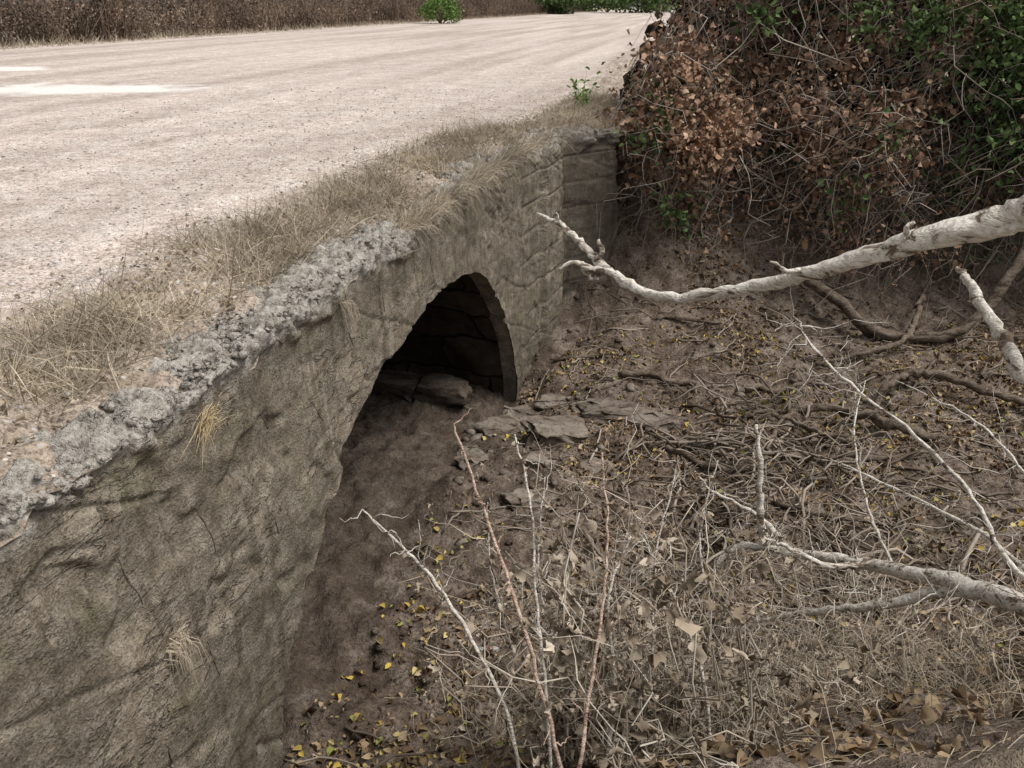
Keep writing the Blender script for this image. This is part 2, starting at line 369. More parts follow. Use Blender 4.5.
# ------------------------------------------------------------------ culvert
cul=empty('culvert_headwall')
def topz(s): return -.02+.06*fbm(s*1.1,2.,0,3)+.035*fbm(s*7,1.,0,3)+.02*fbm(s*22,4.,0,2)
def wallx(S,Z):
    q=fbm(S*.8,Z*.8,0,3)*.028+.012*fbm(S*3.2,Z*3.2,3.,4,.6)
    dgn=S*.46+Z*.88; al=S*.88-Z*.46
    q=q-.026*np.clip((.10-np.abs(fbm(al*.55,dgn*2.2,6.,3)))/.10,0,1)*np.clip(fbm(S*.8,Z*.8,16.,2)*2+.6,0,1)
    q=q+.014*np.clip(fbm(al*1.2,dgn*5,61.,3),0,1)
    lp=np.clip((Z+.15+.07*vn(S*2.5,1.)+.04*vn(S*9,1.))/.05,0,1)
    ledge=.018*lp+lp*(.035*fbm(S*7,Z*7,1.,4,.65)+.02*np.abs(vn(S*24,Z*24,2.)))
    chips=-.06*np.clip((fbm(S*1.8,Z*1.8,44.,4)-.55)/.08,0,1)*(Z<-.1)*.5
    cm=np.clip((S-9.5)/.3,0,1)
    fz=np.abs(((Z+.1*vn(S*.5,1.))/.36)%1-.5); row=np.floor(Z/.36); fy_=np.abs(((S+.27*row)/.7)%1-.5)
    joint=np.maximum(np.clip((fz-.455)/.04,0,1),np.clip((fy_-.475)/.025,0,1))
    return W(S)+q+ledge+chips-.03*Z-.03*cm*joint+.08*((S>10.3)&(S<11.05))
s=np.concatenate([np.arange(-1.5,1.5,.06),np.arange(1.5,11.7,.02),[11.7]])
hrow=np.concatenate([np.arange(0,.4,.014),np.arange(.4,3.72,.022)])
Ss,Hh=np.meshgrid(s,hrow)
Zs=-Hh+topz(Ss)*np.clip(1-Hh/.5,0,1)
Xs=wallx(Ss,Zs)
nrow=[]; 
for bd in np.arange(.02,.46,.018):
    nrow.append((Xs[0]-bd, Zs[0]+.012*min(1,bd*20)+.05*fbm(s*7,bd*9.,2.,4,.65)*min(1,bd*12)+.025*np.abs(vn(s*24,bd*26,9.))-.05*max(0,bd-.3)*3))
nb=len(nrow)
Xa=np.vstack([np.array([a for a,_ in nrow])[::-1],Xs]); Za=np.vstack([np.array([b for _,b in nrow])[::-1],Zs]); Sa=np.repeat(s[None],len(Xa),0).copy()
so=np.concatenate([6.7-3.48*np.cos(np.linspace(0,np.pi/2,240)),6.7+2.62*np.sin(np.linspace(0.005,np.pi/2,240))]); so[0]+=.002; so[-1]-=.001
zo=arch(so); so=np.concatenate([[so[0]]*8,so,[so[-1]]*8]); zo=np.concatenate([np.linspace(-3.9,zo[0],8),zo,np.linspace(zo[-1],-3.9,8)])
so=so+.012*fbm(zo*4,so*4,2.,3); zo=zo+.014*fbm(so*5,zo*5,8.,3)
inside=(Sa>3.22)&(Sa<9.32)&(Za<arch(Sa))&(np.arange(len(Xa))[:,None]>=nb)
F=gridfaces(len(Xa),len(s)); ins=inside.ravel()[F]; F=F[~ins.all(1)]; 
bad=np.unique(F[inside.ravel()[F]])
sf,zf_=Sa.ravel().copy(),Za.ravel().copy()
for i in bad:
    j=np.argmin((so-sf[i])**2+(zo-zf_[i])**2); sf[i]=so[j]; zf_[i]=zo[j]
xf=Xa.ravel().copy(); xf[bad]=wallx(sf[bad],zf_[bad])
u,inv=np.unique(F,return_inverse=True)
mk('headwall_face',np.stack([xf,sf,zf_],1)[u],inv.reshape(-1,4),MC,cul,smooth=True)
so2=np.concatenate([6.7-3.48*np.cos(np.linspace(0,np.pi/2,60)),6.7+2.62*np.sin(np.linspace(0.02,np.pi/2,60))]); so2[0]+=.005; so2[-1]-=.002
zo2=arch(so2); zo2[0]=-3.8; zo2[-1]=-3.8
xo=wallx(so2,zo2)-.01
L=np.concatenate([[0],np.cumsum(np.hypot(np.diff(so2),np.diff(zo2)))])
kk=np.concatenate([[0,.04],np.arange(.1,9,.07)])
cx,cz=6.7,-2.4
Vb=[];UV=[]
for k in kk:
    nz_=(.07*fbm(L*2.2,k*2.2,5.,4)+.05*vn(np.floor(L/.36)*3.7,np.floor(k/.8+.5*(np.floor(L/.36)%2))*2.3))*min(1,k*3)+.012
    if k>.2: nz_=nz_+.02
    sx=so2+(so2-cx)/3.*nz_; sz=zo2+(zo2-cz)/2.5*nz_
    Vb.append(np.stack([xo-.97*k,sx+.24*k,sz],1)); UV.append(np.stack([np.full_like(L,k),L],1))
Vb=np.array(Vb)
nk=3
mk('arch_soffit_edge',Vb[:nk+1],gridfaces(nk+1,len(so2)),MC,cul,smooth=True)
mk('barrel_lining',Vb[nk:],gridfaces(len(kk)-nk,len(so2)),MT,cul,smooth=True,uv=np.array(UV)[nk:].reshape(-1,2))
e=Vb[-1]; cc=e.mean(0)[None]; n=len(e)
mk('barrel_end',np.vstack([e,cc]),np.stack([np.arange(n-1),np.arange(1,n),np.full(n-1,n)],1),MT,cul,uv=np.vstack([e[:,1:],cc[:,1:]]))
def block(acc,c,size,rot=(0,0,0),rough=.04):
    nn=9; t_=np.linspace(-1,1,nn); P=[];FF=[];o=0
    for ax in range(3):
        for sg in (-1,1):
            A,B=np.meshgrid(t_,t_); C=np.full_like(A,sg)
            p=[None]*3; p[ax]=C;p[(ax+1)%3]=A;p[(ax+2)%3]=B
            P.append(np.stack(p,2).reshape(-1,3)); f=gridfaces(nn,nn); FF.append((f if sg>0 else f[:,::-1])+o); o+=nn*nn
    P=np.vstack(P); r=np.linalg.norm(P,axis=1)[:,None]; P=P*(1-.16*np.clip(r-1.05,0,1))
    sd=R.rand()*50; P0=P.copy()
    P=P+rough*2.4*np.stack([fbm(P0[:,0]*1.1+sd,P0[:,1]*1.1,P0[:,2]*1.1+i*9,3,.6) for i in range(3)],1)
    P=P*np.array(size)/2
    M=np.array(mathutils.Euler(rot).to_matrix()); acc.add(P@M.T+np.array(c),None,np.vstack(FF))
A=Acc()
for row,zz in enumerate((-3.12,-2.86)):
    k=.25+.2*row
    while k<6:
        w=.35+.35*R.rand(); yb=9.14-.10*row+.24*k-.05*R.rand()
        block(A,(-.12-.97*(k+w/2),yb,zz+.02*R.randn()),(w*.98,.40,.27),(.04*R.randn(),.04*R.randn(),.24*-1+.05*R.randn()),.10)
        k+=w
A.make('foundation_stones',DSTONE,cul)
A=Acc()
for (sy,z0,ln,tl) in ((2.72,-.50,.30,.05),(3.22,-.62,.26,.03),(3.9,-.42,.16,.08),(4.0,-.42,.12,-.05),(3.05,-1.28,.25,.02),(2.62,-1.5,.24,.03),(3.75,-1.0,.18,.05),(5.0,-.35,.2,.1),(5.6,-.3,.18,.0),(6.6,-.3,.2,.05),(4.4,-.62,.2,.12)):
    q=np.linspace(0,1,8); S_=sy+tl*q+.003*R.randn(8); Z_=z0-ln*q
    tube(A,np.stack([wallx(S_,Z_)+.001,S_,Z_],1),[.001,.0045,.005,.0015],4)
A.make('wall_crack_tubes',DARKW,cul)  # thin dark tubes standing in for cracks in the wall face
A=Acc(); n=6500
sy=R.uniform(.8,11.6,n); dq=R.beta(1.3,1.8,n)*.6-.03; xw=wallx(sy,topz(sy))-dq
rocks(A,np.stack([xw,sy,topz(sy)+.014+.014*R.randn(n)],1),.005+.02*R.rand(n)**4,.75,.6)
n=520; sy=R.uniform(.8,11.6,n); dq=R.uniform(-.01,.4,n); xw=wallx(sy,topz(sy))-dq
rocks(A,np.stack([xw,sy,topz(sy)-.002],1),.02+.03*R.rand(n)**2,.6,.6)
A.make('cap_rubble',MC,cul)
# ------------------------------------------------------------------ pebbles on road + verge
A=Acc(); n=16000
y_=1.5+16*R.rand(n)**1.5; d_=.4+8*R.rand(n)**1.4
rocks(A,np.stack([W(y_)-d_,y_,plat(d_,y_)+.003],1),.004+.016*R.rand(n)**4,.6)
A.make('road_gravel',M_peb)
# ------------------------------------------------------------------ dead grass on verge
A=Acc(); nt_=2000
yt=1.6+13.5*R.rand(nt_)**1.0; dt=np.clip(np.where(yt<6,.78,.55)+.36*R.randn(nt_),np.where(yt<6,.42,.10),2.2)
keep=(fbm(W(yt)-dt,yt*1.4,8.,3)+.55*(R.rand(nt_)-.2)-.4*(dt>1.3)+.3*(yt>5.5)-.2*(yt<4))>.0
yt=yt[keep];dt=dt[keep]
for y0,d0 in zip(yt,dt):
    m=R.randint(8,34); r=.05+.10*R.rand()
    b=np.stack([W(y0)-d0+r*R.randn(m)*.6,y0+r*R.randn(m)*.6,np.full(m,float(plat(d0,y0))-.01)],1)
    lean=R.randn(m,3)*.12; lean[:,2]=np.abs(R.randn(m))*.10+.01
    tip=b+lean*(.6+.9*R.rand(m,1)); mid=(b+tip)/2+np.array([0,0,.03])*R.rand(m,1)+R.randn(m,3)*.012
    blades(A,b,tip,mid,.001+.0020*R.rand(m))
for i in range(190):
    y0=R.uniform(6,11.2); m=R.randint(14,40)
    b=np.stack([W(y0)-.02+.05*R.randn(m),y0+.05*R.randn(m),np.full(m,.02)],1)
    dv=np.stack([.09+.07*R.randn(m),.09*R.randn(m),-.02+.10*R.randn(m)],1)*(1.4 if y0>7.5 else 1)
    blades(A,b,b+dv,b+dv*.5+[0,0,.045],.001+.0015*R.rand(m))
n=6000
y0=1.6+13*R.rand(n)**1.1; d0=np.where(y0<6,.4,.2)+np.abs(.55+.5*R.randn(n)); x0=W(y0)-d0; a=R.rand(n)*6.28; l=.03+.12*R.rand(n)
b=np.stack([x0,y0,plat(d0,y0)+.004],1); dv=np.stack([np.cos(a)*l,np.sin(a)*l,.02*R.randn(n)],1)
blades(A,b,b+dv+[0,0,.012],b+dv/2+np.stack([0*l,0*l,.02*R.rand(n)],1),.0015)
A.make('verge_dry_grass',M_straw)
A=Acc(); n=3600; y0=1.6+12*R.rand(n)**1.1; d0=.25+np.abs(.5+.45*R.randn(n)); 
curled(A,np.stack([W(y0)-d0,y0,plat(d0,y0)+.02],1),.02+.045*R.rand(n)); A.make('verge_dead_leaves',M_dryleaf)
def tuft(name,S_,Z_,m,ln,mat,droop=-.5,spread=.5):
    A=Acc(); x=float(wallx(np.array([S_]),np.array([Z_]))[0])
    b=np.array([x-.01,S_,Z_])+R.randn(m,3)*[.006,.04,.02]
    dv=np.stack([.2+.3*R.rand(m),spread*R.randn(m),droop+.4*R.randn(m)],1)*ln*(.3+.8*R.rand(m,1))
    tip=b+dv; mid=b+dv*.5+np.array([.02,0,.05*ln/.2])+R.randn(m,3)*.012
    blades(A,b,tip,mid,.0014); A.make(name,mat)
tuft('dry_grass_tuft',3.42,-.26,320,.17,M_gold,.02,.8)
tuft('dry_grass_tuft.001',2.83,-1.08,190,.22,M_straw,-.8,.28)
tuft('dry_grass_tuft.002',4.9,-.12,60,.3,M_straw,-.7,.25)
tuft('dry_grass_tuft.003',7.6,-.05,120,.3,M_straw,-.6,.4)
# ------------------------------------------------------------------ leaf litter, sticks
def gl(n,x0,x1,y0,y1):
    return R.uniform(x0,x1,n),R.uniform(y0,y1,n)
A=Acc(); n=34000; x,y=gl(n,-1.8,8,2.,12.6)
k=(fbm(x*.9,y*.9,11.,4)+.5*R.rand(n)+.12*(x>1.)-.2*(x<.5)*(y<7.5)*(y>5)-.4*(y>10.)-.1)>.12; k&=(x>W(y)+.05); x=x[k];y=y[k]
z=g(x,y)+.012; hf=len(x)//2
leaves(A,np.stack([x,y,z],1)[:hf],.025+.065*R.rand(hf)**1.7,.6,.8); curled(A,np.stack([x,y,z],1)[hf:],.03+.08*R.rand(len(x)-hf)**1.5,.6,m=5); A.make('leaf_litter',M_litter)
A=Acc(); n=3600; x,y=gl(n,-1.6,7.5,2.4,10.5)
k=(fbm(x*1.1,y*1.1,21.,3)+.4*R.rand(n))>.2; k&=(x>W(y)+.05); x=x[k];y=y[k]
leaves(A,np.stack([x,y,g(x,y)+.025],1),.025+.05*R.rand(len(x))**1.3,.5,.8,.7); A.make('yellow_fallen_leaves',M_yellow)
def stick(acc,x,y,l,a,r,sides=4,lift=.0,bend=.12,n=7,lump=0.):
    q=np.linspace(-.5,.5,n); px=x+np.cos(a)*l*q; py=y+np.sin(a)*l*q
    w=np.cumsum(R.randn(n))*bend*l/n; px=px-np.sin(a)*w; py=py+np.cos(a)*w
    zz=g(px,py); zz=np.maximum(zz,np.linspace(zz[0],zz[-1],n)-.02)+r*.7+lift*np.abs(np.sin(np.linspace(0,3,n)+R.rand()*2))
    tube(acc,np.stack([px,py,zz],1),[r,r*.9,r*.55],sides,lump,R.rand()*30)
A=Acc()
for i in range(1500):
    x=R.uniform(-1.2,8); y=R.uniform(3,11.2)
    if x<W(y)+.3: continue
    if R.rand()<(.7 if (x<.8) else .15): continue
    stick(A,x,y,R.uniform(.12,.8),R.normal(0.1,.8),R.uniform(.003,.013),4,R.rand()*.06,.3)
for i in range(330):
    x=R.normal(2.5,.9); y=R.normal(6.6,1.)
    if x<.2: continue
    stick(A,x,y,R.uniform(.2,1.1),R.normal(.3,1.0),R.uniform(.004,.019),5,R.rand()*.2,.3)
A.make('stick_debris',M_stick)
A=Acc()
for (x,y,l,a,r) in ((1.85,9.15,.95,-.12,.055),(.9,9.9,.7,.2,.025),(2.5,10.6,.9,-.1,.03),(1.1,6.3,.6,.6,.03),(3.5,8.9,1.3,.15,.035),(2.9,7.7,1.2,.9,.03),(4.2,6.6,1.5,-.1,.03),(3.3,5.6,1.1,.5,.022),(.2,5.1,.5,-.7,.016),(-.3,3.55,.3,.5,.03),(2.2,7.1,1.4,-.5,.03),(1.6,5.6,.9,-.2,.02),(5.2,9.2,1.2,.7,.03),(3.6,7.2,1.6,.1,.04),(3.0,6.0,1.2,-.4,.028)):
    stick(A,x,y,l,a,r,8,.03,.25,16,.4)
A.make('driftwood_logs',DARKW,smooth=True)
A=Acc()
def root(pts,r,n=40,lump=.45,acc=None,sides=9,jit=.03):
    p=smooth_path(pts,n); p[1:-1]+=R.randn(n-2,3)*jit*.5
    tube(acc or A,p,r,sides,lump,R.rand()*30)
root([(3.9,11.4,-1.9),(4.45,11.0,-2.1),(5.08,10.26,-2.5),(6.08,10.1,-2.42),(6.76,10.4,-1.75),(7.2,10.9,-1.1),(7.4,11.4,-.4)],[.05,.08,.085,.07,.08,.09])
root([(3.0,8.3,-2.75),(3.7,8.2,-2.62),(4.2,7.9,-2.64),(4.7,7.5,-2.66),(5.4,7.3,-2.8)],[.02,.045,.055,.045,.02])
root([(4.2,8.2,-2.72),(4.5,8.6,-2.5),(5.1,8.8,-2.45),(5.8,8.3,-2.55),(6.5,8.2,-2.7)],[.025,.045,.045,.04,.02])
root([(4.0,9.6,-2.7),(4.7,9.6,-2.5),(5.3,9.9,-2.4),(5.9,10.9,-2.2)],[.02,.035,.04,.04])
root([(2.4,8.0,-2.8),(2.9,8.1,-2.62),(3.4,7.7,-2.66),(4.0,7.4,-2.8)],[.015,.025,.025,.01])
A.make('exposed_tree_roots',DARKW,smooth=True)
A=Acc()
def gz(x,y): return float(g(x,y))
for (x,y),sz,r in (((.5,7.9),(.55,.42,.14),(.12,.1,.3)),((1.35,8.2),(1.0,.34,.11),(.18,-.02,-.35)),((.95,8.6),(.5,.3,.10),(0,.1,.5)),((.15,8.75),(.45,.3,.16),(.1,.1,.1)),((.55,8.95),(.35,.3,.14),(.2,0,.9)),((1.95,7.6),(.3,.22,.1),(.1,.2,.4)),((.3,7.2),(.3,.25,.1),(0,.1,1.)),((-.15,8.3),(.5,.35,.14),(.1,.05,.7)),((.1,6.4),(.35,.22,.1),(.1,.1,.3)),((-.4,7.3),(.3,.25,.12),(.1,.1,.9)),((.9,7.2),(.4,.25,.08),(.05,.1,.2))):
    block(A,(x,y,gz(x,y)+sz[2]*.25),sz,r,.16)
x,y=gl(90,-.6,3,4,9); rocks(A,np.stack([x,y,g(x,y)],1),.03+.06*R.rand(90)**2,.6)
A.make('creek_stones',STONE)
A=Acc(); x,y=gl(6000,-1.6,7,3,12.4); k=x>W(y)+.1; x=x[k];y=y[k]
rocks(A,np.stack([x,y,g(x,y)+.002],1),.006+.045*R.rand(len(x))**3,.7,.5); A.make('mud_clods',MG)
# ------------------------------------------------------------------ white branches
def twigs(acc,p,r0,count,ln,sides=4,up=(0,0,.2)):
    for i in range(count):
        q=p[R.randint(int(len(p)*.1),len(p))]; d=R.randn(3)*.7+np.array(up); d/=np.linalg.norm(d)
        l=ln*(.3+.9*R.rand()); m=8; w=np.cumsum(R.randn(m,3)*.07*l,axis=0)
        pts=q+np.linspace(0,1,m)[:,None]*d*l+w-w[0]
        tube(acc,pts,[r0,r0*.7,r0*.25],sides)
        if l>.25 and R.rand()<.6:
            q2=pts[4]; d2=d+R.randn(3)*.6; tube(acc,q2+np.linspace(0,1,5)[:,None]*d2*l*.5+R.randn(5,3)*.006*np.array([[0],[1],[1],[1],[1]]),[r0*.6,r0*.2],3)
A=Acc()
def br(pts,r,n=46,tw=0,ln=.3,r0=.004,lump=.28,jit=.005,sides=10):
    p=smooth_path(pts,n); p[1:-1]+=R.randn(n-2,3)*jit; tube(A,p,r,sides,lump,R.rand()*40)
    if tw: twigs(A,p,r0,tw,ln)
    return p
br([(4.3,1.9,-1.2),(4.2,1.95,.4),(4.1,2.0,1.6),(4.3,2.1,3.2),(4.1,2.2,4.6)],[.17,.14,.12,.08,.03],30,6,.8,.012)
br([(4.12,2.0,1.9),(3.2,2.3,1.5),(2.4,2.5,1.16),(1.858,2.70,.986),(1.80,2.78,.935),(1.586,2.90,.828),(1.337,3.05,.68),(1.128,3.21,.553),(.915,3.33,.454),(.656,3.47,.393),(.462,3.61,.462),(.363,3.705,.541),(.256,3.80,.624),(.124,3.93,.661)],[.09,.08,.07,.064,.060,.046,.036,.029,.025,.022,.022,.018,.014,.008],120,0,lump=.26,jit=.004,sides=14)
br([(.50,3.58,.45),(.40,3.62,.47),(.297,3.63,.50),(.217,3.616,.472)],[.018,.016,.012,.006],14)
br([(.40,3.66,.50),(.42,3.66,.56),(.405,3.67,.60)],[.016,.012,.007],8)
br([(.33,3.63,.50),(.36,3.62,.44),(.41,3.6,.43)],[.012,.01,.005],8)
br([(1.5,2.95,.79),(1.47,2.93,.84),(1.49,2.92,.87)],[.016,.011,.006],8)
br([(1.2,3.15,.60),(1.12,3.13,.62),(1.05,3.14,.655)],[.012,.009,.004],8)
br([(.26,3.79,.62),(.22,3.78,.66),(.21,3.79,.70)],[.009,.006,.003],8)
br([(4.2,1.95,.4),(3.0,2.1,.15),(2.2,2.35,.2),(1.92,2.60,.315),(1.84,2.79,.475),(1.80,3.0,.60),(1.78,3.08,.65)],[.07,.055,.036,.029,.024,.018,.009],50)
A.make('dead_tree',PALE,smooth=True)
A=Acc()
br([(3.3,2.7,-1.1),(3.05,2.95,-1.2),(2.785,3.27,-1.29),(2.59,3.65,-1.43),(2.375,4.01,-1.595),(2.05,4.29,-1.72),(1.75,4.48,-1.79),(1.53,4.55,-1.87),(1.4,4.5,-2.05)],[.068,.064,.060,.052,.042,.034,.028,.022,.010],60,20,.45,.006)
br([(1.76,4.47,-1.79),(1.70,4.50,-1.6),(1.68,4.53,-1.43),(1.66,4.6,-1.15),(1.63,4.67,-.93)],[.028,.025,.023,.019,.012],24,3,.2)
br([(2.65,3.55,-1.4),(2.53,3.71,-1.53),(2.19,3.91,-1.82),(1.92,4.12,-2.05),(1.7,4.3,-2.3)],[.036,.034,.028,.021,.010],30,10,.4)
br([(2.3,4.1,-1.62),(2.0,4.05,-1.6),(1.75,4.1,-1.5),(1.6,4.15,-1.45)],[.024,.019,.014,.006],24,6,.3)
br([(1.9,4.4,-1.75),(1.7,4.6,-1.6),(1.45,4.8,-1.55),(1.3,4.85,-1.4)],[.019,.015,.010,.005],24,6,.3)
br([(2.95,3.05,-1.25),(2.76,3.54,-1.2),(2.73,3.95,-1.04),(2.563,4.36,-.87),(2.25,4.78,-.688),(2.05,5.12,-.50),(2.0,5.22,-.40)],[.017,.015,.013,.011,.008,.004],40,30,.45,.0035)
br([(2.9,3.2,-1.25),(2.8,3.9,-1.25),(2.5,4.5,-1.3),(2.2,5.0,-1.35),(1.9,5.3,-1.5)],[.013,.011,.008,.004],30,16,.4,.0035)
br([(2.4,4.0,-1.6),(2.35,4.4,-1.4),(2.4,4.9,-1.1),(2.6,5.3,-.9)],[.011,.008,.006,.003],30,14,.35,.003)
br([(3.0,3.3,-1.2),(3.0,3.9,-.9),(2.95,4.5,-.8),(2.7,5.1,-.8)],[.012,.009,.007,.003],30,16,.4,.0035)
A.make('fallen_branch',PALE,smooth=True)
# ------------------------------------------------------------------ foreground weeds
def weed(name,pts,r,mat,tw=4,ln=.15,lf=5):
    A=Acc(); p=smooth_path(pts,30); p[1:-1]+=R.randn(28,3)*.003
    tube(A,p,r,6,.15,R.rand()*9); twigs(A,p[6:],min(r)*.8,tw,ln,4,(0,0,.5))
    e=empty(name); A.make('stem',mat,e,True)
    if lf:
        B=Acc(); c=p[R.randint(12,30,lf)]+R.randn(lf,3)*.015-[0,0,.01]; curled(B,c,.03+.07*R.rand(lf),.45,3.,.9,1.2,8,.45); B.make('withered_leaves',M_dryleaf,e)
weed('dry_weed',[(.22,1.95,-1.2),(.175,2.02,-.91),(.066,2.2,-.52),(-.064,2.45,-.222),(-.222,2.717,.097)],[.010,.009,.007,.005],REDST,10,.12,20)
weed('dry_weed.001',[(.16,2.1,-1.25),(.14,2.235,-.914),(.1,2.515,-.56),(.073,2.73,-.227),(.012,2.89,-.01)],[.008,.007,.006,.004],PALE2,12,.14,18)
weed('dry_weed.002',[(.26,1.95,-1.15),(.248,2.016,-.91),(.336,2.347,-.564),(.378,2.577,-.313),(.362,2.77,-.024)],[.009,.008,.006,.004],REDST,8,.15,12)
weed('dry_weed.003',[(.05,2.2,-1.4),(-.028,2.33,-.94),(-.306,2.69,-.658),(-.5,2.87,-.55),(-.677,3.0,-.457)],[.008,.008,.007,.004],PALE2,14,.24,3)
weed('dry_weed.004',[(.3,2.7,-1.7),(.2,2.8,-1.1),(.12,2.95,-.75),(.15,3.1,-.35)],[.008,.007,.005,.003],PALE2,14,.2,22)
weed('dry_weed.005',[(.5,2.5,-1.5),(.6,2.6,-1.0),(.62,2.8,-.6),(.72,3.0,-.25)],[.008,.007,.005,.003],PALE2,14,.2,20)
weed('dry_weed.006',[(.35,2.2,-1.35),(.42,2.4,-.95),(.40,2.6,-.62),(.5,2.75,-.42)],[.010,.009,.007,.003],PALE2,14,.2,24)
weed('dry_weed.007',[(.85,2.4,-1.3),(.8,2.5,-.95),(.7,2.7,-.7),(.55,2.8,-.45)],[.010,.008,.006,.003],PALE2,14,.22,24)
weed('dry_weed.008',[(.1,2.9,-1.95),(.02,3.0,-1.4),(-.1,3.15,-.95),(-.12,3.3,-.62)],[.008,.007,.005,.003],PALE2,12,.2,16)
weed('dry_weed.009',[(.95,3.0,-1.7),(1.0,3.1,-1.2),(.95,3.3,-.85),(1.05,3.5,-.5)],[.008,.007,.005,.003],PALE2,12,.2,14)
TW=Acc();TL=Acc()
def tangle(cx,cy,sx,sy,n,h,lfn,lean=.25,rm=.0045,ls=.05,r0=.0016):
    for i in range(n):
        x=R.normal(cx,sx); y=R.normal(cy,sy); z=float(g(x,y))
        if y<1.9: continue
        d=np.array([R.normal(-.05,lean),R.normal(.12,lean),1.]); l=h*(.3+.8*R.rand()); m=11
        w=np.cumsum(R.randn(m,3)*.05*l*1.6,axis=0); q=np.linspace(0,1,m)[:,None]
        p=np.array([x,y,z-.03])+q*d*l+w-w[0]; p[:,2]-=(q[:,0]**2.5)*l*.5*R.rand()
        r=r0+(rm-r0)*R.rand()**2; tube(TW,p,[r,r*.8,r*.4],4)
        if R.rand()<.9: twigs(TW,p,r*.55,R.randint(1,5),.25*h/.8,3,(0,0,0))
        if lfn:
            k=R.randint(0,lfn)
            if k: curled(TL,p[R.randint(3,m,k)]+R.randn(k,3)*.018,ls*(.5+1.3*R.rand(k)**2),.55,3.6,1.,.8,9,.45)
tangle(.45,2.6,.16,.25,110,1.15,20,.24,.0085,.062,.002)
tangle(.62,2.85,.20,.30,110,1.05,20,.24,.0085,.062,.002)
tangle(.85,3.1,.3,.3,70,.85,14,.3,.007,.058,.002)
tangle(1.2,3.3,.4,.4,70,.65,7,.35,.006,.055,.002)
tangle(1.9,3.6,.6,.4,110,.6,4,.6,.006)
tangle(.25,3.7,.45,.4,60,.6,9,.5,.006,.055)
tangle(1.2,4.6,.7,.6,120,.65,5,.7,.007)
tangle(2.3,5.3,.9,.7,130,.7,3,.8,.007)
tangle(2.6,4.2,.5,.5,90,.8,2,.9,.006)
te=empty('withered_weed_tangle'); TW.make('stems',M_weed,te); TL.make('crumpled_leaves',M_dryleaf,te)
A=Acc()
for i in range(330):
    x=R.uniform(.9,3.6); y=R.uniform(2.0,4.2)+.1*x; z=float(g(x,y)); m=R.randint(5,20)
    if fbm(x*1.2,y*1.2,91.,2)<-.05: continue
    b=np.array([x,y,z-.01])+R.randn(m,3)*[.03,.03,0]; dv=R.randn(m,3)*.17; dv[:,2]=np.abs(R.randn(m))*.13+.03
    blades(A,b,b+dv,b+dv*.5+[0,0,.03],.0013+.0014*R.rand(m))
n=1800; x=R.uniform(.2,3.6,n); y=R.uniform(1.6,5,n); a=R.normal(.3,1,n); l=.05+.2*R.rand(n); b=np.stack([x,y,g(x,y)+.015],1)
dv=np.stack([np.cos(a)*l,np.sin(a)*l,.03*R.randn(n)],1); tp=b+dv; tp[:,2]=g(tp[:,0],tp[:,1])+.03
blades(A,b,tp,(b+tp)/2+[0,0,.02],.0017)
A.make('bank_dry_grass',M_straw)
# ------------------------------------------------------------------ vine thicket
th=empty('vine_thicket')
def xl(z): return 1.30+np.clip(z+.3,0,9)*.56
def tx(n):
    z=R.uniform(-1.7,3.3,n); x=xl(z)+R.rand(n)**.95*8.5
    yf=11.7+.42*(z+1)+1.0*fbm(x*.8,z*.8,31.,3)-.06*(x-1.6)
    return x,yf,z
B1=Acc();B2=Acc();B3=Acc()
x,yf,z=tx(760)
for i in range(len(x)):
    dep=R.exponential(.3)-.1; r=.18+.3*R.rand(); m=R.randint(40,120)
    if z[i]<-1.0: m//=3
    gap=fbm(x[i]*1.3,z[i]*1.3,77.,2)
    if gap<-.25: m//=4
    dens=1.0 if x[i]<5.0 else .45
    m=max(3,int(m*dens*1.1))
    off=R.randn(m,3)*r*[.6,.45,.55]
    c=np.array([x[i],yf[i]+dep,z[i]])+off; c=c[(c[:,2]>g(c[:,0],c[:,1],False)+.02)]
    pg=.03 if x[i]<5 else (.12 if x[i]<6.3 else .45)
    if len(c): curled(B2 if R.rand()<pg else B1,c,.07+.09*R.rand(len(c)),.65,1.6,.6,.4,5)
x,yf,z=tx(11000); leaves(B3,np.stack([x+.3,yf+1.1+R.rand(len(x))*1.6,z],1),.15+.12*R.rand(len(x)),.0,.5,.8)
for X0,Z0,nn in ((7.0,1.2,900),(7.2,.5,700),(6.9,-.1,300),(6.2,1.5,350),(5.6,1.3,120),(4.9,1.5,90),(2.3,-1.0,50),(1.9,-.1,40),(4.7,-.9,35),(3.4,1.4,60)):
    c=np.array([X0,11.4+.4*Z0,Z0])+R.randn(nn,3)*[.4,.3,.4]*(1 if nn>150 else .4); leaves(B2,c,.07+.06*R.rand(nn),.1,.5,.6)
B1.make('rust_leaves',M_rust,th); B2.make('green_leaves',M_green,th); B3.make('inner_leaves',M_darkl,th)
V_=Acc()
x,yf,z=tx(3400)
for i in range(len(x)):
    m=9; l=R.uniform(.4,1.9); 
    d=np.array([R.normal(-.1,.6),R.normal(-.15,.3),R.normal(-.35,.6)]); q=np.linspace(0,1,m)[:,None]
    w=np.cumsum(R.randn(m,3)*.085*l,axis=0); p=np.array([x[i],yf[i]+R.uniform(-.3,.5),z[i]])+q*d*l+w
    p[:,2]-=.4*l*q[:,0]**2*R.rand(); gg=g(p[:,0],p[:,1],False); p[:,2]=np.maximum(p[:,2],gg)
    p[:,0]=np.maximum(p[:,0],xl(p[:,2])-.15+.15*R.rand())
    r=.003+.008*R.rand()**2; tube(V_,p,[r,r,r*.5],3)
V_.make('tangled_vines',M_vine,th)
TR=Acc()
